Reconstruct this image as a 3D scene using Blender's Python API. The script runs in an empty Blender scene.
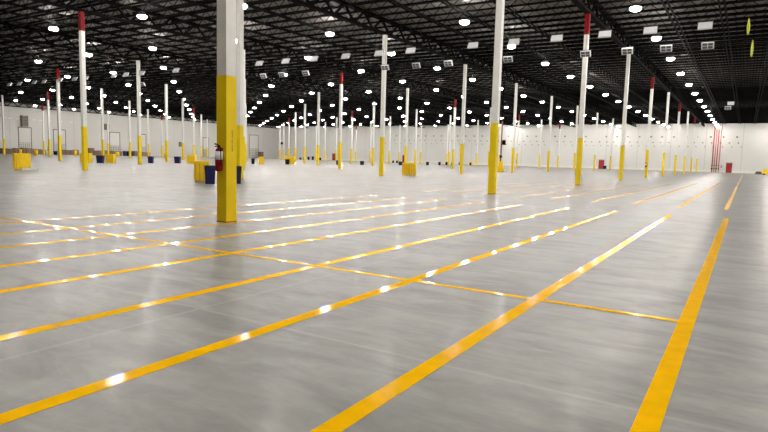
import bpy, math, random
from mathutils import Vector, Matrix
random.seed(7)
scene = bpy.context.scene
COL = scene.collection

# ------------------------------------------------------------------ materials
def new_mat(name):
    m = bpy.data.materials.new(name); m.use_nodes = True
    return m, m.node_tree.nodes, m.node_tree.links, m.node_tree.nodes['Principled BSDF']

def mat(name, col, rough=0.5, metal=0.0, var=0.06, scale=3.0, bump=0.0, spec=0.35):
    m, n, l, b = new_mat(name)
    b.inputs['Roughness'].default_value = rough
    b.inputs['Metallic'].default_value = metal
    b.inputs['Specular IOR Level'].default_value = spec
    tc = n.new('ShaderNodeTexCoord'); nz = n.new('ShaderNodeTexNoise')
    nz.inputs['Scale'].default_value = scale; nz.inputs['Detail'].default_value = 4
    l.new(tc.outputs['Object'], nz.inputs['Vector'])
    rp = n.new('ShaderNodeMapRange')
    rp.inputs['From Min'].default_value = .3; rp.inputs['From Max'].default_value = .7
    rp.inputs['To Min'].default_value = 1 - var; rp.inputs['To Max'].default_value = 1 + var
    l.new(nz.outputs['Fac'], rp.inputs['Value'])
    mx = n.new('ShaderNodeVectorMath'); mx.operation = 'SCALE'
    mx.inputs[0].default_value = col[:3]
    l.new(rp.outputs['Result'], mx.inputs['Scale'])
    l.new(mx.outputs['Vector'], b.inputs['Base Color'])
    if bump:
        bp = n.new('ShaderNodeBump'); bp.inputs['Strength'].default_value = bump
        l.new(nz.outputs['Fac'], bp.inputs['Height']); l.new(bp.outputs['Normal'], b.inputs['Normal'])
    return m

def emit(name, col, s):
    m, n, l, b = new_mat(name)
    b.inputs['Base Color'].default_value = (*col, 1)
    b.inputs['Emission Color'].default_value = (*col, 1)
    b.inputs['Emission Strength'].default_value = s
    return m

LAMP_POWER = 225.0
UP_POWER = 170.0
M = {}
M['white_paint'] = mat('white_paint', (.73, .72, .69), .45, var=.04)
M['column_yellow'] = mat('column_yellow', (.84, .605, .002), .5, var=.05, scale=2, spec=.25)
M['tape_yellow'] = mat('tape_yellow', (.97, .52, .003), .10, var=.07, scale=6, spec=.017)
M['red_paint'] = mat('red_paint', (.19, .004, .006), .6, spec=.15)
M['door_red'] = mat('door_red', (.36, .02, .02), .5)
M['pipe_red'] = mat('pipe_red', (.52, .045, .05), .4)
M['black_steel'] = mat('black_steel', (.005, .0048, .0045), .95, spec=.05)
M['dark_steel'] = mat('dark_steel', (.06, .055, .05), .5)
M['grey_steel'] = mat('grey_steel', (.35, .34, .33), .45, metal=.4)
M['deck'] = mat('deck', (.175, .16, .148), .7, var=.12, scale=.6)
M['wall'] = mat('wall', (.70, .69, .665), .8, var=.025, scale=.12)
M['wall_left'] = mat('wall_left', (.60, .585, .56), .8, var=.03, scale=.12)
M['wall_kerb'] = mat('wall_kerb', (.80, .77, .70), .6)
M['plate'] = mat('plate', (.16, .16, .16), .6)
M['seam'] = mat('seam', (.55, .54, .51), .7)
M['bin_yellow'] = mat('bin_yellow', (.95, .64, .01), .45, var=.06, scale=3)
M['bin_yellow_inside'] = mat('bin_yellow_inside', (.78, .44, .008), .55)
M['bin_navy'] = mat('bin_navy', (.008, .012, .075), .4)
M['bin_black'] = mat('bin_black', (.008, .008, .011), .7, spec=.15)
M['olive'] = mat('olive', (.09, .075, .02), .6)
M['cardboard'] = mat('cardboard', (.30, .20, .12), .85, var=.15, scale=2)
M['cardboard_dark'] = mat('cardboard_dark', (.20, .13, .085), .85, var=.15, scale=2)
M['wood'] = mat('wood', (.36, .25, .14), .8, var=.15)
M['white_plastic'] = mat('white_plastic', (.80, .80, .80), .4)
M['panel_white'] = mat('panel_white', (.82, .82, .84), .45)
M['grille'] = mat('grille', (.10, .10, .11), .4)
M['unit_brown'] = mat('unit_brown', (.22, .19, .16), .6)
M['hivis'] = mat('hivis', (.62, .66, .04), .5)
M['brass'] = mat('brass', (.45, .36, .08), .4)
M['gate'] = mat('gate', (.10, .10, .10), .6)
M['pipe_dull'] = mat('pipe_dull', (.22, .04, .03), .5)
M['door_white'] = mat('door_white', (.66, .645, .61), .6)
M['lamp_lens'] = emit('lamp_lens', (1.0, .955, .89), LAMP_POWER)
M['lamp_up'] = emit('lamp_up', (1.0, .955, .89), UP_POWER)

def floor_material():
    m, n, l, b = new_mat('polished_concrete')
    tc = n.new('ShaderNodeTexCoord')
    def noise(scale, detail, sc3=None, dist=0.0):
        nz = n.new('ShaderNodeTexNoise'); nz.inputs['Scale'].default_value = scale
        nz.inputs['Detail'].default_value = detail; nz.inputs['Distortion'].default_value = dist
        nz.inputs['Roughness'].default_value = .6
        if sc3:
            mp = n.new('ShaderNodeMapping'); mp.inputs['Scale'].default_value = sc3
            l.new(tc.outputs['Object'], mp.inputs['Vector']); l.new(mp.outputs['Vector'], nz.inputs['Vector'])
        else:
            l.new(tc.outputs['Object'], nz.inputs['Vector'])
        return nz.outputs['Fac']
    def rng(s, a, b_, lo=.3, hi=.7):
        r = n.new('ShaderNodeMapRange'); r.inputs['From Min'].default_value = lo; r.inputs['From Max'].default_value = hi
        r.inputs['To Min'].default_value = a; r.inputs['To Max'].default_value = b_
        l.new(s, r.inputs['Value']); return r.outputs['Result']
    def mul(a, c):
        x = n.new('ShaderNodeMath'); x.operation = 'MULTIPLY'; l.new(a, x.inputs[0])
        if isinstance(c, float): x.inputs[1].default_value = c
        else: l.new(c, x.inputs[1])
        return x.outputs[0]
    big = rng(noise(.3, 6, dist=.6), .80, 1.10)
    swirl = rng(noise(1.6, 6, (1, 2.2, 1), .8), .82, 1.09)
    fine = rng(noise(9, 5), .96, 1.04)
    scuff = rng(noise(.8, 6, (1.0, 3.0, 1), .8), .78, 1.06, .34, .56)
    v = mul(mul(mul(big, swirl), fine), scuff)
    # saw-cut control joints on the column grid
    sep = n.new('ShaderNodeSeparateXYZ'); l.new(tc.outputs['Object'], sep.inputs[0])
    def joint(sock, off, period):
        a = n.new('ShaderNodeMath'); a.operation = 'ADD'; l.new(sock, a.inputs[0]); a.inputs[1].default_value = off
        p = n.new('ShaderNodeMath'); p.operation = 'PINGPONG'; l.new(a.outputs[0], p.inputs[0]); p.inputs[1].default_value = period / 2
        c = n.new('ShaderNodeMapRange'); c.inputs['From Min'].default_value = .012; c.inputs['From Max'].default_value = .03
        c.inputs['To Min'].default_value = 1.0; c.inputs['To Max'].default_value = 0.0
        l.new(p.outputs[0], c.inputs['Value']); return c.outputs['Result']
    jx = joint(sep.outputs['X'], 10.29 + 16.85 * 20, 16.85 / 3)
    jy = joint(sep.outputs['Y'], -9.62 + 16.85 * 20, 16.85 / 3)
    mxm = n.new('ShaderNodeMath'); mxm.operation = 'MAXIMUM'; l.new(jx, mxm.inputs[0]); l.new(jy, mxm.inputs[1])
    base = n.new('ShaderNodeVectorMath'); base.operation = 'SCALE'; base.inputs[0].default_value = (.278, .272, .256)
    l.new(v, base.inputs['Scale'])
    mix = n.new('ShaderNodeMix'); mix.data_type = 'RGBA'
    l.new(mul(mxm.outputs[0], .22), mix.inputs['Factor'])
    l.new(base.outputs['Vector'], mix.inputs['A']); mix.inputs['B'].default_value = (.46, .45, .42, 1)
    l.new(mix.outputs['Result'], b.inputs['Base Color'])
    l.new(rng(noise(.9, 5, dist=.5), .38, .46), b.inputs['Roughness'])
    b.inputs['Specular IOR Level'].default_value = .32
    b.inputs['Coat Weight'].default_value = .03; b.inputs['Coat Roughness'].default_value = .15
    bp = n.new('ShaderNodeBump'); bp.inputs['Strength'].default_value = .05; bp.inputs['Distance'].default_value = .02
    l.new(noise(2.2, 3), bp.inputs['Height']); l.new(bp.outputs['Normal'], b.inputs['Normal'])
    return m
M['floor'] = floor_material()

# ------------------------------------------------------------------ mesh builder
class MB:
    def __init__(s): s.v = []; s.f = []; s.m = []; s.mi = 0; s.sm = []; s.smooth = False
    def _add(s, vs, fs):
        o = len(s.v); s.v += [tuple(v) for v in vs]
        for f in fs: s.f.append([o + i for i in f]); s.m.append(s.mi); s.sm.append(s.smooth)
        return s
    def box(s, c, d, rot=None):
        hx, hy, hz = d[0] / 2, d[1] / 2, d[2] / 2
        vs = [Vector((x * hx, y * hy, z * hz)) for z in (-1, 1) for y in (-1, 1) for x in (-1, 1)]
        if rot is not None: vs = [rot @ v for v in vs]
        c = Vector(c)
        return s._add([v + c for v in vs], [(0, 2, 3, 1), (4, 5, 7, 6), (0, 1, 5, 4), (2, 6, 7, 3), (0, 4, 6, 2), (1, 3, 7, 5)])
    def frus(s, c, lo, hi, h):          # rectangular frustum, base centre c
        (a, b), (p, q) = lo, hi; x, y, z = c
        vs = [(x - a/2, y - b/2, z), (x + a/2, y - b/2, z), (x + a/2, y + b/2, z), (x - a/2, y + b/2, z),
              (x - p/2, y - q/2, z + h), (x + p/2, y - q/2, z + h), (x + p/2, y + q/2, z + h), (x - p/2, y + q/2, z + h)]
        return s._add(vs, [(0, 3, 2, 1), (4, 5, 6, 7), (0, 1, 5, 4), (1, 2, 6, 5), (2, 3, 7, 6), (3, 0, 4, 7)])
    def bar(s, p, q, w, n=4):
        p, q = Vector(p), Vector(q); d = (q - p).normalized()
        a = d.orthogonal().normalized() if abs(d.z) > .99 or n > 4 else d.cross(Vector((0, 0, 1))).normalized()
        b = d.cross(a).normalized(); vs = []
        for e in (p, q):
            for k in range(n):
                t = 2 * math.pi * (k + .5) / n; r = w / 2 * (1.4142 if n == 4 else 1)
                vs.append(e + a * (r * math.cos(t)) + b * (r * math.sin(t)))
        fs = [(k, (k + 1) % n, n + (k + 1) % n, n + k) for k in range(n)] + [tuple(reversed(range(n))), tuple(range(n, 2 * n))]
        return s._add(vs, fs)
    def lathe(s, prof, c=(0, 0, 0), n=16):    # prof: list of (r, z); closed with caps
        x, y, z0 = c; vs = []; fs = []
        for r, z in prof:
            for k in range(n):
                t = 2 * math.pi * k / n; vs.append((x + r * math.cos(t), y + r * math.sin(t), z0 + z))
        for i in range(len(prof) - 1):
            for k in range(n):
                fs.append((i*n + k, i*n + (k+1) % n, (i+1)*n + (k+1) % n, (i+1)*n + k))
        fs.append(tuple(reversed(range(n)))); fs.append(tuple(range((len(prof)-1)*n, len(prof)*n)))
        return s._add(vs, fs)
    def tube(s, pts, r, n=8):
        for a, b in zip(pts, pts[1:]): s.bar(a, b, 2 * r, n)
        return s
    def mesh(s, name, mats):
        me = bpy.data.meshes.new(name); me.from_pydata(s.v, [], s.f)
        for m in (mats if isinstance(mats, (list, tuple)) else [mats]): me.materials.append(m)
        me.polygons.foreach_set('material_index', s.m); me.polygons.foreach_set('use_smooth', s.sm)
        me.update(); return me
    def build(s, name, mats, parent=None):
        return obj(name, s.mesh(name, mats), parent)

def obj(name, me, parent=None):
    o = bpy.data.objects.new(name, me); COL.objects.link(o)
    if parent is not None: o.parent = parent
    return o
def tag(o, label, cat, group=None, kind=None):
    o['label'] = label; o['category'] = cat
    if group: o['group'] = group
    if kind: o['kind'] = kind
    return o
def empty(name, loc=(0, 0, 0), rz=0.0):
    o = bpy.data.objects.new(name, None); COL.objects.link(o); o.empty_display_size = .2
    o.location = loc; o.rotation_euler = (0, 0, rz); return o
def copy_tree(o, parent=None):
    c = o.copy(); COL.objects.link(c)
    if parent is not None: c.parent = parent
    for ch in list(o.children): copy_tree(ch, c)
    return c
def bevel(o, w=.01, seg=2):
    m = o.modifiers.new('bevel', 'BEVEL'); m.width = w; m.segments = seg; m.limit_method = 'ANGLE'; return o
ORD = 'first second third fourth fifth sixth seventh eighth ninth tenth eleventh twelfth thirteenth fourteenth fifteenth sixteenth seventeenth eighteenth nineteenth twentieth'.split()
ORD += ['twenty-' + w for w in ORD[:9]] + ['thirtieth'] + ['thirty-' + w for w in ORD[:9]]

# ------------------------------------------------------------------ camera
R_ = Vector((0.84908, 0.52759, 0.0266)); U_ = Vector((-0.07535, 0.07111, 0.99462)); F_ = Vector((-0.52286, 0.84652, -0.10014))
EYE = Vector((0, 0, 1.6)); FPX = 581.11
cd = bpy.data.cameras.new('camera'); cam = bpy.data.objects.new('camera', cd); COL.objects.link(cam)
cam.matrix_world = Matrix(((R_.x, U_.x, -F_.x, 0), (R_.y, U_.y, -F_.y, 0), (R_.z, U_.z, -F_.z, 1.6), (0, 0, 0, 1)))
cd.sensor_width = 36; cd.lens = FPX / 768 * 36; cd.clip_end = 600; cd.clip_start = .05
scene.camera = cam
def seen(P, pad=6):                    # is a point of the building inside the view (decides which repeats are worth building)
    d = Vector(P) - EYE; z = d.dot(F_)
    if z < .5: return False
    x = 384 + FPX * d.dot(R_) / z; y = 216 - FPX * d.dot(U_) / z
    return -pad < x < 768 + pad and -pad < y < 432 + pad

# ------------------------------------------------------------------ building shell
S = 16.851; X1 = -10.292; Y0 = 9.623
XL, XR, YN, YF = -161.0, 40.3, -32.0, 178.3
DECK = 13.44
def struct(o): o['kind'] = 'structure'; return o
b = MB(); b.box(((XL + XR) / 2, (YN + YF) / 2, -.15), (XR - XL + 1, YF - YN + 1, .3)); struct(b.build('floor', M['floor']))
b = MB(); b.box(((XL + XR) / 2, (YN + YF) / 2, DECK + .1), (XR - XL + 1, YF - YN + 1, .2)); struct(b.build('ceiling', M['deck']))

# far wall: panel seams, embedded plates and the pale kerb at its foot belong to its mesh
b = MB(); b.box(((XL + XR) / 2, YF + .15, DECK / 2), (XR - XL + 1, .3, DECK))
b.mi = 1
x = -1.2
while x > XL: b.box((x, YF - .01, DECK / 2), (.16, .02, DECK)); x -= S / 2
x = -1.2 + S / 2
while x < XR: b.box((x, YF - .01, DECK / 2), (.16, .02, DECK)); x += S / 2
b.mi = 2
rr = random.Random(3)
for z, x0, st, sz in ((9.35, -2.6, 2.95, .46), (7.8, -2.1, 2.05, .34), (6.75, -1.6, 2.05, .26)):
    x = x0
    while x > -112:
        if rr.random() > .10: b.box((x + rr.uniform(-.12, .12), YF - .02, z), (sz * rr.uniform(.8, 1.1), .04, sz * rr.uniform(.75, 1)))
        x -= st
b.mi = 3
b.box(((XL + XR) / 2, YF - .06, .3), (XR - XL, .12, .6))
struct(b.build('wall_back', [M['wall'], M['seam'], M['plate'], M['wall_kerb']]))
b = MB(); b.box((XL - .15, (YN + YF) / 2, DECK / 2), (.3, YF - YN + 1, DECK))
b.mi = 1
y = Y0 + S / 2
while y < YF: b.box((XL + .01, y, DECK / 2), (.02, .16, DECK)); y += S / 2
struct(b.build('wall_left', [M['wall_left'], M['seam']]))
b = MB(); b.box((XR + .15, (YN + YF) / 2, DECK / 2), (.3, YF - YN + 1, DECK)); struct(b.build('wall_right', M['wall']))
b = MB(); b.box(((XL + XR) / 2, YN - .15, DECK / 2), (XR - XL + 1, .3, DECK)); struct(b.build('wall_front', M['wall']))

# ------------------------------------------------------------------ roof steel
JB, JT = 12.78, 13.40
b = MB(); cuts = sorted([XL + .3] + [X1 - S * j_ for j_ in range(-1, 9)]) + [XR - .2]
for ca, cb in zip(cuts, cuts[1:]):         # bay by bay, framed between the girders
    x0, x1 = ca + .25, cb - .25
    for z, w in ((JB + .06, .12), (JT - .06, .12)): b.box(((x0 + x1) / 2, 0, z), (x1 - x0, .16, w))
    n_ = max(2, round((x1 - x0) / .62)); P = (x1 - x0) / n_
    for k in range(n_):
        a, c = (JB + .06, JT - .06) if k % 2 == 0 else (JT - .06, JB + .06)
        b.bar((x0 + P * k, 0, a), (x0 + P * (k + 1), 0, c), .045)
jm = b.mesh('ceiling_joist', M['black_steel'])
y = 12.0; k = 0; st = S / 9
while y < YF - .5:
    o = obj('ceiling_joist', jm); o.location = (0, y, 0)
    tag(o, 'black open-web steel joist crossing the hall under the grey roof deck', 'roof joist', 'black joists under the roof deck', 'thing')
    y += st; k += 1
b = MB(); GB, GT = 12.05, 13.38; y0, y1 = YN + .5, YF - .5
for z, w in ((GB + .09, .18), (GT - .10, .2)): b.box((0, (y0 + y1) / 2, z), (.42, y1 - y0, w))
y = y0; P = 1.35; up = False
while y + P < y1:
    a, c = (GB + .1, GT - .1) if not up else (GT - .1, GB + .1)
    b.bar((0, y, a), (0, y + P, c), .15); y += P; up = not up
gm = b.mesh('ceiling_girder', M['black_steel'])
for j in range(-1, 9):
    o = obj('ceiling_girder', gm); o.location = (X1 - S * j, 0, 0)
    lab = 'black steel truss girder carried by the %s column row from the right' % ORD[max(j, 0)] if j >= 0 else 'black steel truss girder over the bare floor to the right of every column row'
    tag(o, lab, 'roof girder', 'black truss girders', 'thing')
o = obj('ceiling_girder', gm); o.location = (XL + .3, 0, 0)
tag(o, 'black steel truss girder running along the top of the side wall with dock doors', 'roof girder', 'black truss girders', 'thing')
# pairs of bridging lines half way between the girders
b = MB()
for dx in (-.17, .17): b.box((dx, (YN + YF) / 2, JB - .06), (.12, YF - YN - 1, .10))
bm_ = b.mesh('ceiling_brace', M['black_steel'])
for j in range(-1, 9):
    for q in (.28, .477, .67):
        o = obj('ceiling_brace', bm_); o.location = (X1 - S * j + S * q - .0, 0, 0)
        tag(o, 'pair of thin dark bracing bars strung beneath the roof joists', 'bracing', 'bracing bars under the joists', 'thing')

# ------------------------------------------------------------------ columns
CW = .315
def part(name, mb, m, parent): return mb.build(name, m, parent)
pm = {}
q = MB(); q.box((0, 0, 3.36 + (GB - .01 - 3.36) / 2), (CW - .012, CW - .012, GB - .01 - 3.36)); pm['white_shaft'] = q.mesh('white_shaft', M['white_paint'])
q = MB(); q.box((0, 0, 1.69), (CW, CW, 3.34)); pm['yellow_base'] = q.mesh('yellow_base', M['column_yellow'])
q = MB(); q.box((0, 0, .011), (CW + .01, CW + .01, .022)); pm['base_plate'] = q.mesh('base_plate', M['dark_steel'])
q = MB(); q.box((0, 0, 11.33), (CW, CW, 1.42)); pm['red_band'] = q.mesh('red_band', M['red_paint'])
n_in_row = {}
for j in range(0, 9):
    pos = 0
    for i in range(0, 10):
        X, Y = X1 - S * j, Y0 + S * i
        if not (seen((X, Y, 1.0), 8) or seen((X, Y, 9.0), 8)): continue
        red = (j % 2 == 0) and ((i + j // 2) % 2 == 0)
        t = empty('steel_column', (X, Y, 0))
        for k in ('white_shaft', 'yellow_base', 'base_plate'): obj(k, pm[k], t)
        if red: obj('red_band', pm['red_band'], t)['label'] = 'red painted band at the top'
        what = 'white column with yellow foot and red top' if red else 'white square column with yellow foot'
        lab = '%s, %s from the camera in %s row' % (what, ORD[pos], ORD[j])
        if j == 0 and i == 0: lab = 'big white and yellow column with a fire extinguisher, its foot closest to us'
        if j == 0 and i == 0:
            q = MB(); rm = random.Random(5)
            for k in range(15): q.box((CW / 2 + .001, .02 + rm.uniform(-.004, .004), 1.66 + k * .034), (.002, rm.uniform(.018, .034), rm.uniform(.012, .024)))
            q.build('stencil_marking', M['olive'], t)
        tag(t, lab, 'column', 'white and yellow columns', 'thing')
        pos += 1

# ------------------------------------------------------------------ high-bay lamps
def lamp_proto(detail):
    t = empty('ceiling_lamp')
    q = MB(); q.smooth = True
    q.lathe([(.17, -.175), (.26, -.15), (.325, -.08), (.355, .0), (.345, .03)], n=14 if detail else 10)
    q.build('lens', M['lamp_lens'], t)
    q = MB(); q.smooth = True
    q.lathe([(.345, .035), (.34, .07), (.29, .12), (.26, .28), (.25, .30), (.23, .30), (.23, .24)], n=12 if detail else 8)
    q.build('housing', M['dark_steel'], t)
    q = MB(); q.lathe([(.22, .245), (.22, .25)], n=10); q.build('upper_lens', M['lamp_up'], t)
    return t
lp_near, lp_far = lamp_proto(True), lamp_proto(False)
K = 1.22
rows = [(-3, 29.0, 41.4, 11.6, 10.28), (-2, 17.0, 41.4, 11.6, 10.28), (-1, 5.1, 41.4, 11.5, 10.28)]
for r, (x, y, z) in enumerate([(-5.62, 33.91, 9.83), (-15.31, 33.56, 9.99), (-25.67, 33.62, 10.19), (-33.93, 24.5 + 8.425, 10.28), (-44.0, 24.34 + 8.425, 10.4), (-54.25, 33.27, 10.64)]):
    k = min(K, (12.1 - 1.6) / (z - 1.6)); rows.append((r, x * k, y * k, 1.6 + (z - 1.6) * k, 8.425 * k))
for r in range(6, 15): rows.append((r, -62.9 - 11.0 * (r - 5), 38.9, 12.1, 9.85))
used = set(); n_lamp = 0
for r, x, y, z, sp in rows:
    if x < XL + 2: continue
    pos = 0
    for n in range(-8, 20):
        yy = y + sp * n
        if yy < -6 or yy > YF - 2: continue
        inside = seen((x, yy, z), 4)
        if not inside and x < 0 and not (math.hypot(x, yy) < 62 and (yy > 5 or x > -8)): continue
        near = inside and yy < 75
        src = lp_near if near else lp_far
        t = src if src not in used else copy_tree(src)
        used.add(src); t.location = (x, yy, z)
        top = MB(); top.bar((0, 0, .26), (0, 0, JB - .16 - z), .02, 6)
        if near: top.build('hanger_rod', M['dark_steel'], t)
        if inside:
            lab = 'lit high-bay lamp, %s from the camera in the %s lamp row from the right' % (ORD[pos], ORD[r + 1]); pos += 1
            tag(t, lab, 'lamp', 'lit high-bay lamps')
        else:
            tag(t, 'lit high-bay lamp overhead, past the edge of the picture', 'lamp', 'lamps outside the picture')
        n_lamp += 1
print('lamps', n_lamp)

# ------------------------------------------------------------------ tilted white floodlight boxes in two facing rows
def flood_proto(facing):              # facing +1: lens side towards +Y, -1: towards -Y
    t = empty('hanging_floodlight')
    rot = Matrix.Rotation(math.radians(-32 if facing > 0 else 32), 3, 'X')
    q = MB(); q.box((0, 0, 0), (.70, .12, .44), rot); bevel(q.build('housing', M['panel_white'], t), .012)
    q = MB()
    fy = .068 * facing
    for cx in (-.155, .155):
        for cz in (-.1, .1): q.box(rot @ Vector((cx, fy, cz)), (.27, .02, .16), rot)
    q.build('lens_grid', M['grille'], t)
    q = MB(); q.bar((-.37, 0, 0), (-.37, 0, .26), .025); q.bar((.37, 0, 0), (.37, 0, .26), .025); q.bar((-.37, 0, .26), (.37, 0, .26), .025)
    q.build('bracket', M['dark_steel'], t)
    return t
fl = {1: flood_proto(1), -1: flood_proto(-1)}
k = 7.6 / 8.6
YA, YB = 41.6 * k, 48.7 * k
XA = [-2.8, -5.9, -8.7, -11.9, -15.0, -18.2, -23.6, -26.6, -30.0, -33.5, -36.8, -40.1, -52.1, -57.8, -60.7, -62.9, -68.5, -70.9, -74.1, -77.8, -80.2, -83.9, -86.5]
XB = [-3.0, -5.7, -8.4, -11.5, -17.9, -23.5, -26.8, -30.2, -40.0, -43.3, -46.0, -67.1]
fu = set(); rods = []
for s, xs, yy in ((1, XA, YA), (-1, XB, YB)):
    for i, x in enumerate(xs):
        t = fl[s] if s not in fu else copy_tree(fl[s]); fu.add(s)
        t.location = (x * k, yy - (.28 if s < 0 else 0), 9.2)
        xx = t.location.x; top = 12.03 if abs((xx - X1 + S / 2) % S - S / 2) < .6 else 12.6
        rb = MB(); rb.bar((0, 0, .275), (0, 0, top - 9.2), .02, 6); rods.append((t, rb))
        side = 'closed back towards us' if s > 0 else 'dark grid towards us'
        tag(t, 'white tilted floodlight box, %s, %s in its row from the right' % (side, ORD[i]), 'floodlight', 'white floodlight boxes under the roof')
for s, x, yy in ((1, -2.15, 82.4), (-1, -2.6, 88.6)):
    t = copy_tree(fl[s]); t.location = (x, yy, 9.2)
    tag(t, 'small white floodlight box far down the hall, %s' % ('the higher of the two' if s > 0 else 'the lower of the two'), 'floodlight', 'white floodlight boxes under the roof')
for t, rb in rods: rb.build('hanger_rod', M['black_steel'], t)
# hanging high-visibility markers
for (x, y, zb, zt, lab) in ((-.52, 42, 9.53, 10.53, 'yellow-green hanging marker bag under the dark roof, the higher one at upper right'),
                            (-.28, 50, 9.46, 10.67, 'yellow-green hanging marker bag under the dark roof, the lower one at upper right')):
    t = empty('hanging_marker', (x, y, zb))
    h = zt - zb; q = MB(); q.smooth = True
    q.lathe([(.02, 0), (.06, h * .12), (.085, h * .4), (.075, h * .65), (.04, h * .9), (.012, h)], n=10); q.build('bag', M['hivis'], t)
    q = MB(); q.bar((0, 0, h), (0, 0, 12.7 - zb), .015, 6); q.build('cord', M['black_steel'], t)
    tag(t, lab, 'hanging marker', 'yellow-green hanging markers')

# ------------------------------------------------------------------ yellow floor tape
def tape(x, y0, y1, w, z, label, group):
    q = MB(); q.box((0, 0, 0), (w, y1 - y0, .0015)); o = q.build('floor_tape', M['tape_yellow'])
    o.location = (x, (y0 + y1) / 2, z); tag(o, label, 'floor tape', group, 'thing'); return o
LX = [-.40, -1.965, -3.63, -5.22, -6.95, -8.45, -10.05, -11.6, -13.25]
for n in range(0, 9):
    x = LX[n]
    tape(x, -3, 20.9, .15, .0016, 'wide yellow floor tape running away from us, %s of the front set from the right' % ORD[n], 'front set of wide yellow tapes')
for n in range(0, 9):
    x = LX[n]
    tape(x - .12, 25.2, (138, 80, 62, 55, 50, 50, 50, 50, 50)[n], .155, .0016, 'yellow floor tape beyond the gap, %s of the rear set from the right' % ORD[n], 'rear set of yellow tapes')
q = MB(); q.box((0, 0, 0), (14.6, .10, .0015)); o = q.build('floor_tape', M['tape_yellow']); o.location = (-.40 - 7.3, 6.6, .0036)
tag(o, 'narrow yellow floor tape crossing all the wide tapes at a right angle', 'floor tape', kind='thing')

# ------------------------------------------------------------------ fire extinguishers
def extinguisher():
    t = empty('fire_extinguisher')
    q = MB(); q.smooth = True
    q.lathe([(.06, 0), (.083, .02), (.085, .05), (.085, .43), (.07, .49), (.03, .53), (.03, .55)], n=20); q.build('cylinder_body', M['red_paint'], t)
    q = MB(); q.smooth = True; q.lathe([(.0865, .26), (.0865, .45)], n=20); q.build('white_label', M['white_plastic'], t)
    q = MB(); q.lathe([(.028, .55), (.028, .59)], n=10); q.bar((-.02, 0, .60), (-.13, 0, .62), .025); q.bar((-.02, 0, .575), (-.12, 0, .555), .02)
    q.build('handle', M['black_steel'], t)
    q = MB(); q.tube([(.02, -.02, .57), (.08, -.05, .58), (.115, -.05, .50), (.115, -.04, .30), (.10, -.03, .12)], .013); q.build('hose', M['black_steel'], t)
    q = MB(); q.box((0, .095, .38), (.06, .02, .30)); q.build('wall_bracket', M['dark_steel'], t)
    return t
ex = extinguisher(); ex.location = (X1 + .03, Y0 - CW / 2 - .108, 1.19)
tag(ex, 'red fire extinguisher with white label hung on the big column in front', 'fire extinguisher', 'fire extinguishers on columns')
for (j, i, lab) in ((0, 4, 'small red fire extinguisher on the fifth column of the row at right'), (2, 7, 'tiny red fire extinguisher on a distant column near the middle of the hall'), (6, 3, 'tiny red fire extinguisher on a distant column at far left')):
    e = copy_tree(ex); e.location = (X1 - S * j - .03, Y0 + S * i - CW / 2 - .108, 1.25); tag(e, lab, 'fire extinguisher', 'fire extinguishers on columns')

# ------------------------------------------------------------------ bins
def tapered_bin(name, w, d, h, m, label, loc, cat='bin', rz=0.0, group=None, detail=True):
    t = empty(name, loc, rz)
    q = MB(); q.frus((0, 0, .0), (w * .80, d * .80), (w * .95, d * .95), h - .06); bevel(q.build('bin_body', m, t), .02)
    q = MB()
    for sx, sy, lx, ly in ((0, -1, w, .05), (0, 1, w, .05), (-1, 0, .05, d - .1), (1, 0, .05, d - .1)):
        q.box((sx * (w - .05) / 2, sy * (d - .05) / 2, h - .03), (lx, ly, .06))
    q.build('rim', m, t)
    if detail:
        q = MB()
        for sx in (-1, 1): q.bar((sx * w * .5, -.09, h - .16), (sx * w * .5, .09, h - .16), .03)
        q.build('handle', m, t)
    return tag(t, label, cat, group)
def yellow_hamper(w, d, h, label, loc, rz=0.0, skirt=False, group='yellow bins'):
    t = empty('yellow_hamper', loc, rz)
    q = MB(); q.frus((0, 0, .045), (w * .95, d * .95), (w * .98, d * .98), h - .125)
    bevel(q.build('fabric_body', M['bin_yellow'], t), .03)
    q = MB()
    for x in (-.38, -.13, .13, .38): q.box((x * w, -d * .485, h * .5), (.05, .035, h * .78)); q.box((x * w, d * .485, h * .5), (.05, .035, h * .78))
    for y in (-.3, .3): q.box((w * .485, y * d, h * .5), (.035, .05, h * .78)); q.box((-w * .485, y * d, h * .5), (.035, .05, h * .78))
    q.build('rib', M['bin_yellow_inside'], t)
    q = MB(); q.box((0, 0, h - .05), (w, d, .10)); bevel(q.build('lid', M['bin_yellow'], t), .03)
    for sx in (-1, 1):
        for sy in (-1, 1):
            q = MB(); q.smooth = True
            rx = Vector((sx * w * .38, sy * d * .38, .022)); q.bar(rx - Vector((.02, 0, 0)), rx + Vector((.02, 0, 0)), .04, 12); q.build('caster', M['black_steel'], t)
    if skirt:
        q = MB(); q.box((w * .36, -d / 2 - .2, .09), (w * .95, .34, .18)); bevel(q.build('white_tray', M['white_plastic'], t), .015)
        q = MB(); q.box((w * .12, -d / 2 - .02, h * .5), (w * .7, .03, h * .62)); bevel(q.build('front_flap', M['bin_yellow'], t), .01)
    return tag(t, label, 'yellow bin', group)
RZ = math.radians(31.7)
yellow_hamper(1.04, .9, 1.20, 'large yellow covered bin with a white tray at its foot, standing alone at left', (-44.25, 21.9, 0), math.radians(72), True)
yellow_hamper(.82, .75, 1.15, 'yellow ribbed bin beside the navy bin just behind the big front column', (-25.35, 21.9, 0), math.radians(48))
NG = 'navy and black waste bins'
tapered_bin('waste_bin', .58, .55, .95, M['bin_navy'], 'tall navy waste bin between the yellow bin and the big front column', (-23.48, 20.82, 0), rz=math.radians(48), group=NG)
tapered_bin('waste_bin', .58, .55, .93, M['bin_navy'], 'tall navy waste bin half hidden behind the big front column', (-23.12, 22.28, 0), rz=math.radians(48), group=NG)
yellow_hamper(.60, .6, 1.16, 'yellow bin in the middle of the hall, one of two touching, on the left', (-26.80, 46.92, 0), RZ)
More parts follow.
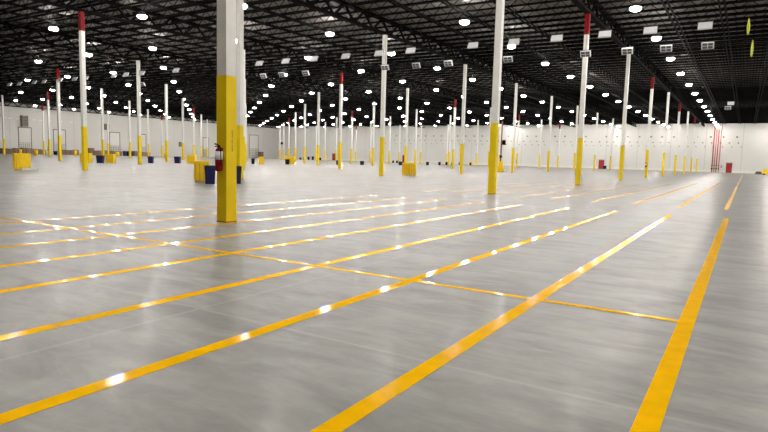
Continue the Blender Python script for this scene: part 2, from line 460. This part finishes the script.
yellow_hamper(.66, .6, 1.18, 'yellow bin in the middle of the hall, one of two touching, on the right', (-26.24, 47.27, 0), RZ)
yellow_hamper(1.15, .8, 1.18, 'yellow bin partly behind the red-topped column at left, left of a navy bin', (-67.2, 40.6, 0), RZ)
tapered_bin('waste_bin', .80, .7, .92, M['bin_navy'], 'navy waste bin between two yellow bins at left', (-66.9, 42.2, 0), rz=RZ, group=NG)
yellow_hamper(.95, .8, 1.12, 'yellow bin at left with a navy bin on its left side', (-66.3, 43.2, 0), RZ)
tapered_bin('waste_bin', .66, .62, .92, M['bin_navy'], 'navy waste bin standing by itself left of centre on the bare floor', (-67.6, 49.8, 0), rz=RZ, group=NG)
tapered_bin('waste_bin', .82, .7, .96, M['bin_navy'], 'navy waste bin touching the left side of a yellow bin, behind the front column', (-68.2, 54.6, 0), rz=RZ, group=NG)
yellow_hamper(1.25, .9, 1.21, 'yellow wide bin with a navy bin on its left, left of the front column', (-66.2, 55.4, 0), RZ)
tapered_bin('waste_bin', .48, .5, .88, M['bin_black'], 'dark bin beside a small yellow bin, just right of the front column', (-66.6, 67.8, 0), rz=RZ, group=NG)
yellow_hamper(.74, .7, 1.2, 'small yellow bin with a dark bin on its left, right of the front column', (-65.6, 68.6, 0), RZ)
yellow_hamper(1.6, .9, 1.35, 'wide yellow bin standing behind a dark bin left of the picture centre', (-66.6, 76.6, 0), RZ)
tapered_bin('waste_bin', .72, .6, .88, M['bin_black'], 'dark bin standing in front of the wide yellow bin', (-65.4, 74.6, 0), rz=RZ, group=NG)
for (x, y, w, h, m, lab) in (
    (-65.4, 88.9, .75, .85, 'bin_navy', 'dark navy bin left of the picture centre, beside a red-topped column'),
    (-64.8, 96.1, .85, .80, 'bin_navy', 'dark navy bin alone on the floor, just left of the centre column'),
    (-64.1, 110.0, .87, .83, 'bin_navy', 'dark navy bin close behind the pair of touching yellow bins'),
    (-91.8, 153.1, .64, .76, 'bin_black', 'tiny dark bin far off right of the centre column, left of two'),
    (-90.9, 153.9, .64, .76, 'bin_black', 'tiny dark bin far off right of the centre column, right of two'),
    (-92.2, 168.1, .55, .70, 'bin_black', 'tiny dark bin showing above the pair of yellow bins, left of two'),
    (-87.8, 163.1, .55, .70, 'bin_black', 'tiny dark bin showing above the pair of yellow bins, right of two'),
    (-65.6, 125.6, .73, .85, 'bin_black', 'small dark bin far off, first to the right of the yellow pair'),
    (-66.2, 133.3, .65, .85, 'bin_black', 'small dark bin far off, second to the right of the yellow pair'),
    (-69.0, 143.2, .68, .85, 'bin_black', 'small dark bin far off, third to the right of the yellow pair'),
    (-67.2, 143.0, .62, .85, 'bin_black', 'small dark bin far off, fourth to the right of the yellow pair'),
    (-68.2, 150.0, .63, .85, 'bin_black', 'small dark bin far off, fifth to the right of the yellow pair'),
    (-34.65, 176.6, .80, .95, 'bin_black', 'small black bin at the far wall beside a red door')):
    tapered_bin('waste_bin', w, w * .9, h, M[m], lab, (x, y, 0), rz=RZ, group=NG, detail=False)
yellow_hamper(.95, .6, 1.05, 'small far yellow bin with a dark bin in front of it', (-66.6, 153.9, 0), RZ)
tapered_bin('waste_bin', .5, .45, .8, M['bin_black'], 'small dark bin in front of the farthest yellow bin', (-66.0, 152.4, 0), rz=RZ, group=NG, detail=False)
for i, (x, y, h) in enumerate(((-141.6, 165.6, .9), (-140.3, 167.2, .8), (-138.9, 167.6, .9), (-135.6, 166.2, 1.2), (-134.2, 166.9, 1.35), (-133.0, 167.5, 1.0), (-131.9, 168.3, .9))):
    tapered_bin('waste_bin', .85, .7, h, M['bin_black'], 'tiny black bin near the far corner, %s of seven from the left' % ORD[i], (x, y, 0), rz=RZ, group=NG, detail=False)
tapered_bin('waste_bin', .78, .7, 1.0, M['bin_black'], 'small black bin by the dock wall between two distant columns', (-151.5, 83.3, 0), rz=RZ, group=NG, detail=False)
for i, y in enumerate((108.4, 109.5, 110.6)):
    tapered_bin('waste_bin', .95, .9, 1.45, M['bin_navy'] if i != 1 else M['bin_black'], 'tall dark bin by the dock wall right of the third dock door, %s of three' % ORD[i], (-159.3, y, 0), group=NG, detail=False)
# yellow bollard posts near the dock wall
for i, (x, y, w, h) in enumerate(((-127.7, 66.1, .70, 1.29), (-129.7, 64.0, .50, 1.27), (-135.7, 79.3, .60, 1.31), (-140.3, 93.4, .80, 1.20), (-146.0, 112.5, .9, 1.2))):
    t = empty('yellow_bollard', (x, y, 0))
    q = MB(); q.smooth = True; q.lathe([(w / 2, .02), (w / 2, h - .12), (w * .42, h - .03), (w * .2, h)], n=14); q.build('post_sleeve', M['bin_yellow'], t)
    q = MB(); q.lathe([(w * .55, 0), (w * .55, .02)], n=14); q.build('base_ring', M['bin_yellow_inside'], t)
    tag(t, 'stout yellow post near the dock wall, %s from the left of five' % ORD[(1, 0, 2, 3, 4)[i]], 'bollard', 'yellow posts by the dock wall')

# ------------------------------------------------------------------ cartons along the dock wall
def carton(y0, y1, h, label, dark):
    w = y1 - y0 - .04; t = empty('pallet_carton', (XL + 1.5, (y0 + y1) / 2, 0))
    q = MB()
    for dy in (-.45, 0, .45): q.box((0, dy * w, .05), (1.2, .1, .1))
    q.box((0, 0, .12), (1.25, w, .04)); q.build('pallet', M['wood'], t)
    q = MB(); q.box((0, 0, .14 + (h - .14) / 2), (1.2, w, h - .14)); bevel(q.build('box_body', M['cardboard_dark' if dark else 'cardboard'], t), .02)
    q = MB(); q.box((.605, 0, h * .5), (.01, .09, h * .6)); q.build('packing_tape', M['wood'], t)
    tag(t, label, 'carton', 'brown cartons along the dock wall')
cy = []
for a, c, h, n in ((74.0, 77.0, 1.45, 2), (77.0, 78.9, 1.5, 2), (78.9, 82.4, 1.65, 3), (82.4, 85.0, 1.4, 2), (89.0, 94.0, 1.5, 4), (97.0, 98.5, 2.0, 1), (98.5, 103.0, 1.55, 3), (103.0, 107.2, 1.4, 3), (111.3, 114.2, 1.45, 2), (114.2, 117, 1.3, 2)):
    for k_ in range(n): cy.append((a + (c - a) * k_ / n, a + (c - a) * (k_ + 1) / n, h * random.uniform(.88, 1.06)))
for i, (a, c, h) in enumerate(cy): carton(a, c, h, 'brown carton on a pallet along the dock wall, %s from the left' % ORD[i], random.random() < .45)
t = empty('pallet_carton', (XL + 3.0, 165.0, 0))
q = MB(); q.box((0, 0, 1.3), (1.2, 1.6, 2.4)); q.build('box_body', M['cardboard_dark'], t); q = MB(); q.box((0, 0, .05), (1.25, 1.7, .1)); q.build('pallet', M['wood'], t)
tag(t, 'tall brown carton alone at the last dock door near the far corner', 'carton', 'brown cartons along the dock wall')

# ------------------------------------------------------------------ doors
dn = 0
def dock_door(y0, y1, h):
    global dn; dn += 1
    t = empty('door_%d' % dn, (XL, (y0 + y1) / 2, 0)); t['kind'] = 'structure'; w = y1 - y0
    q = MB(); q.box((.03, 0, h / 2), (.06, w, h))
    q.build('door_panel', M['door_white'], t)
    q = MB()
    for s in (-1, 1): q.box((.06, s * w / 2, h / 2), (.12, .16, h))
    q.box((.06, 0, h), (.12, w + .2, .22)); q.build('door_frame', M['plate'], t)
    q = MB(); gh = h * .38
    for i in range(6): q.box((.14, 0, .3 + gh * i / 5), (.05, w, .07))
    for i in range(7): q.box((.14, -w / 2 + w * i / 6, .2 + gh / 2), (.05, .05, gh))
    q.build('safety_gate', M['gate'], t)
for a, c, h in ((79.1, 82.3, 6.9), (88.1, 91.4, 6.8), (104.6, 107.9, 6.9), (114.4, 116.9, 6.8), (139.6, 142.1, 6.8), (161.8, 166.6, 8.8)): dock_door(a, c, h)
for x0, x1 in ((-4.4, -3.3), (-36.6, -35.3), (-102.9, -101.7), (-133.7, -132.5)):
    dn += 1; t = empty('door_%d' % dn, ((x0 + x1) / 2, YF - .13, 0)); t['kind'] = 'structure'; w = x1 - x0
    q = MB(); q.box((0, -.03, 1.25), (w, .06, 2.5)); q.build('door_leaf', M['door_red'], t)
    q = MB()
    for s in (-1, 1): q.box((s * (w / 2 + .06), -.04, 1.28), (.12, .1, 2.56))
    q.box((0, -.04, 2.6), (w + .24, .1, .12)); q.build('door_frame', M['red_paint'], t)
    q = MB(); q.bar((w * .3, -.10, 1.05), (w * .42, -.10, 1.05), .05); q.build('door_handle', M['grey_steel'], t)

# ------------------------------------------------------------------ wall mounted things
def wall_unit(name, y, z0, z1, w, d, label, cat):
    t = empty(name, (XL, y, z0)); h = z1 - z0
    q = MB(); q.box((.02 + d / 2, 0, h / 2), (d, w, h)); bevel(q.build('housing', M['unit_brown'], t), .04)
    q = MB()
    for i in range(6): q.box((.03 + d, 0, h * (.15 + .14 * i)), (.03, w * .8, h * .05))
    q.build('louvre', M['dark_steel'], t)
    q = MB()
    for s in (-1, 1): q.bar((0, s * w * .4, h + .05), (d, s * w * .4, h + .02), .06)
    q.build('bracket', M['dark_steel'], t)
    tag(t, label, cat, 'brown units on the dock wall')
wall_unit('wall_mount_heater', 80.4, 7.1, 9.9, 1.5, 1.1, 'brown-grey heater box on the wall above the dock door at far left', 'heater')
wall_unit('wall_mount_heater', 103.2, 7.5, 9.2, 1.5, 1.0, 'small brown heater box on the wall left of the third dock door', 'heater')
wall_unit('wall_mount_heater', 130.2, 3.4, 4.9, 1.6, .8, 'dark box low on the dock wall behind a group of yellow and navy bins', 'control box')
for i, px in enumerate((75.7, 77.0, 79.0, 83.0, 84.8, 87.0, 90.0, 93.0)):
    q = MB(); q.box((0, 0, 0), (.12, .95, .16), Matrix.Rotation(math.radians(14), 3, 'X')); o = bevel(q.build('wall_mount_strip', M['panel_white']), .02); o.location = (XL + .10, px, 9.0)
    tag(o, 'short white strip high on the dock wall, %s of eight from the left' % ORD[i], 'wall strip', 'white strips on the dock wall')
def box_on_wall(x, z, w, h, label):
    t = empty('wall_mount_loudspeaker', (x, YF - .02, z))
    q = MB(); q.frus((0, -.35, -h / 2), (w, .6), (w * .85, .55), h); bevel(q.build('cabinet', M['bin_black'], t), .03)
    q = MB(); q.box((0, -.67, 0), (w * .7, .02, h * .75)); q.build('grille', M['black_steel'], t)
    q = MB(); q.bar((0, 0, h * .3), (0, -.3, h * .3), .08); q.build('bracket', M['black_steel'], t)
    tag(t, label, 'wall box', 'black boxes on the far wall')
box_on_wall(-65.9, 7.35, 1.05, 1.5, 'black box high on the far wall just right of the second front column')
q_x = -158.8
box_on_wall(q_x, 6.2, 1.3, .9, 'black box on the far wall close to the corner with the dock wall')
# small white call box
q = MB(); q.box((0, -.06, 0), (.35, .12, .7)); o = bevel(q.build('wall_mount_box', M['grey_steel']), .02); o.location = (-5.6, YF - .12, 1.6)
tag(o, 'small grey box on the far wall between the red pipes and the red door', 'wall box')

# ------------------------------------------------------------------ red standpipes
for i, x in enumerate((-7.75, -7.25, -6.75, -6.2)):
    t = empty('fire_riser', (x, YF - .55, 0)); w = (.22, .16, .22, .16)[i]
    q = MB(); q.smooth = True; q.bar((0, 0, .02), (0, 0, 12.6), w, 12); q.build('pipe', M['pipe_red'], t)
    q = MB(); q.smooth = True
    q.bar((0, 0, .8), (0, 0, 1.15), w * 1.7, 12); q.bar((0, 0, 1.7), (0, 0, 1.9), w * 1.7, 12); q.build('valve', M['bin_black'], t)
    q = MB(); q.bar((0, -.05, 1.35), (0, -.38, 1.35), .08, 8); q.bar((0, -.38, 1.35), (0, -.42, 1.35), .36, 14); q.build('hand_wheel', M['brass'], t)
    q = MB()
    for z in (4, 8, 11.5): q.bar((0, 0, z), (0, .40, z), .06)
    q.build('pipe_clamp', M['pipe_red'], t)
    tag(t, 'red sprinkler riser pipe on the far wall, %s of four from the left' % ORD[i], 'riser pipe', 'red riser pipes on the far wall')
# lone standpipe with its yellow guard
t = empty('standpipe', (-29.7, 79.2, 0))
q = MB(); q.smooth = True; q.bar((0, 0, .02), (0, 0, 7.2), .18, 12); q.build('pipe', M['pipe_dull'], t)
q = MB(); q.smooth = True; q.bar((0, 0, 7.2), (0, 0, 12.7), .16, 12); q.build('upper_pipe', M['black_steel'], t)
q = MB(); q.smooth = True; q.bar((0, 0, 2.0), (0, 0, 2.35), .34, 12); q.bar((0, -.05, 2.2), (0, -.3, 2.2), .1, 8); q.build('valve', M['bin_black'], t)
tag(t, 'lone red standpipe with black valve rising to the roof beside the second front column', 'riser pipe')
t = empty('yellow_guard', (-29.45, 78.6, 0), RZ)
q = MB()
for sx in (-1, 1):
    q.bar((sx * .45, -.3, .03), (sx * .24, 0, 1.75), .12, 8)
    q.bar((sx * .45, .3 - .6, .03), (sx * .45, -.3, .3), .12, 8)
q.bar((-.30, -.1, 1.4), (.30, -.1, 1.4), .1, 8); q.bar((-.40, -.22, .7), (.40, -.22, .7), .1, 8)
q.build('guard_frame', M['bin_yellow'], t)
q = MB(); q.frus((0, -.22, .05), (.8, .14), (.5, .10), 1.45); bevel(q.build('guard_panel', M['bin_yellow'], t), .02)
q = MB(); q.box((.15, -.3, .02), (1.3, .35, .04)); q.build('foot_plate', M['black_steel'], t)
tag(t, 'yellow guard in front of the lone red standpipe', 'guard')

# ------------------------------------------------------------------ floor machine at the right edge
t = empty('floor_scrubber', (3.6, 152.0, 0))
q = MB(); q.frus((.45, 0, .25), (2.2, 1.2), (1.5, 1.0), 1.05); bevel(q.build('body', M['bin_yellow'], t), .12, 3)
q = MB(); q.frus((-1.2, 0, .12), (1.5, 1.3), (.9, .9), .62); bevel(q.build('brush_deck', M['olive'], t), .08, 2)
q = MB(); q.bar((1.2, 0, 1.2), (1.5, 0, 1.75), .08, 8); q.bar((1.5, -.35, 1.75), (1.5, .35, 1.75), .07, 8); q.build('handlebar', M['black_steel'], t)
for sx, sy in ((-.2, -.5), (-.2, .5), (1.1, -.5), (1.1, .5)):
    q = MB(); q.smooth = True; q.bar((sx, sy - .07, .2), (sx, sy + .07, .2), .4, 16); q.build('wheel', M['bin_black'], t)
tag(t, 'yellow floor machine with a dark olive front, by the far wall at the right edge', 'floor machine')

# ------------------------------------------------------------------ world and view
w = bpy.data.worlds.new('world'); scene.world = w; w.use_nodes = True
w.node_tree.nodes['Background'].inputs['Color'].default_value = (.02, .02, .02, 1)
w.node_tree.nodes['Background'].inputs['Strength'].default_value = .2
vs = scene.view_settings
scene.display_settings.display_device = 'sRGB'
vs.view_transform = 'Standard'; vs.look = 'None'; vs.exposure = 0.4; vs.gamma = 1.0; vs.use_curve_mapping = False
cy_ = scene.cycles
cy_.use_denoising = True; cy_.max_bounces = 8; cy_.diffuse_bounces = 4; cy_.glossy_bounces = 4
cy_.sample_clamp_indirect = 6.0; cy_.use_light_tree = True
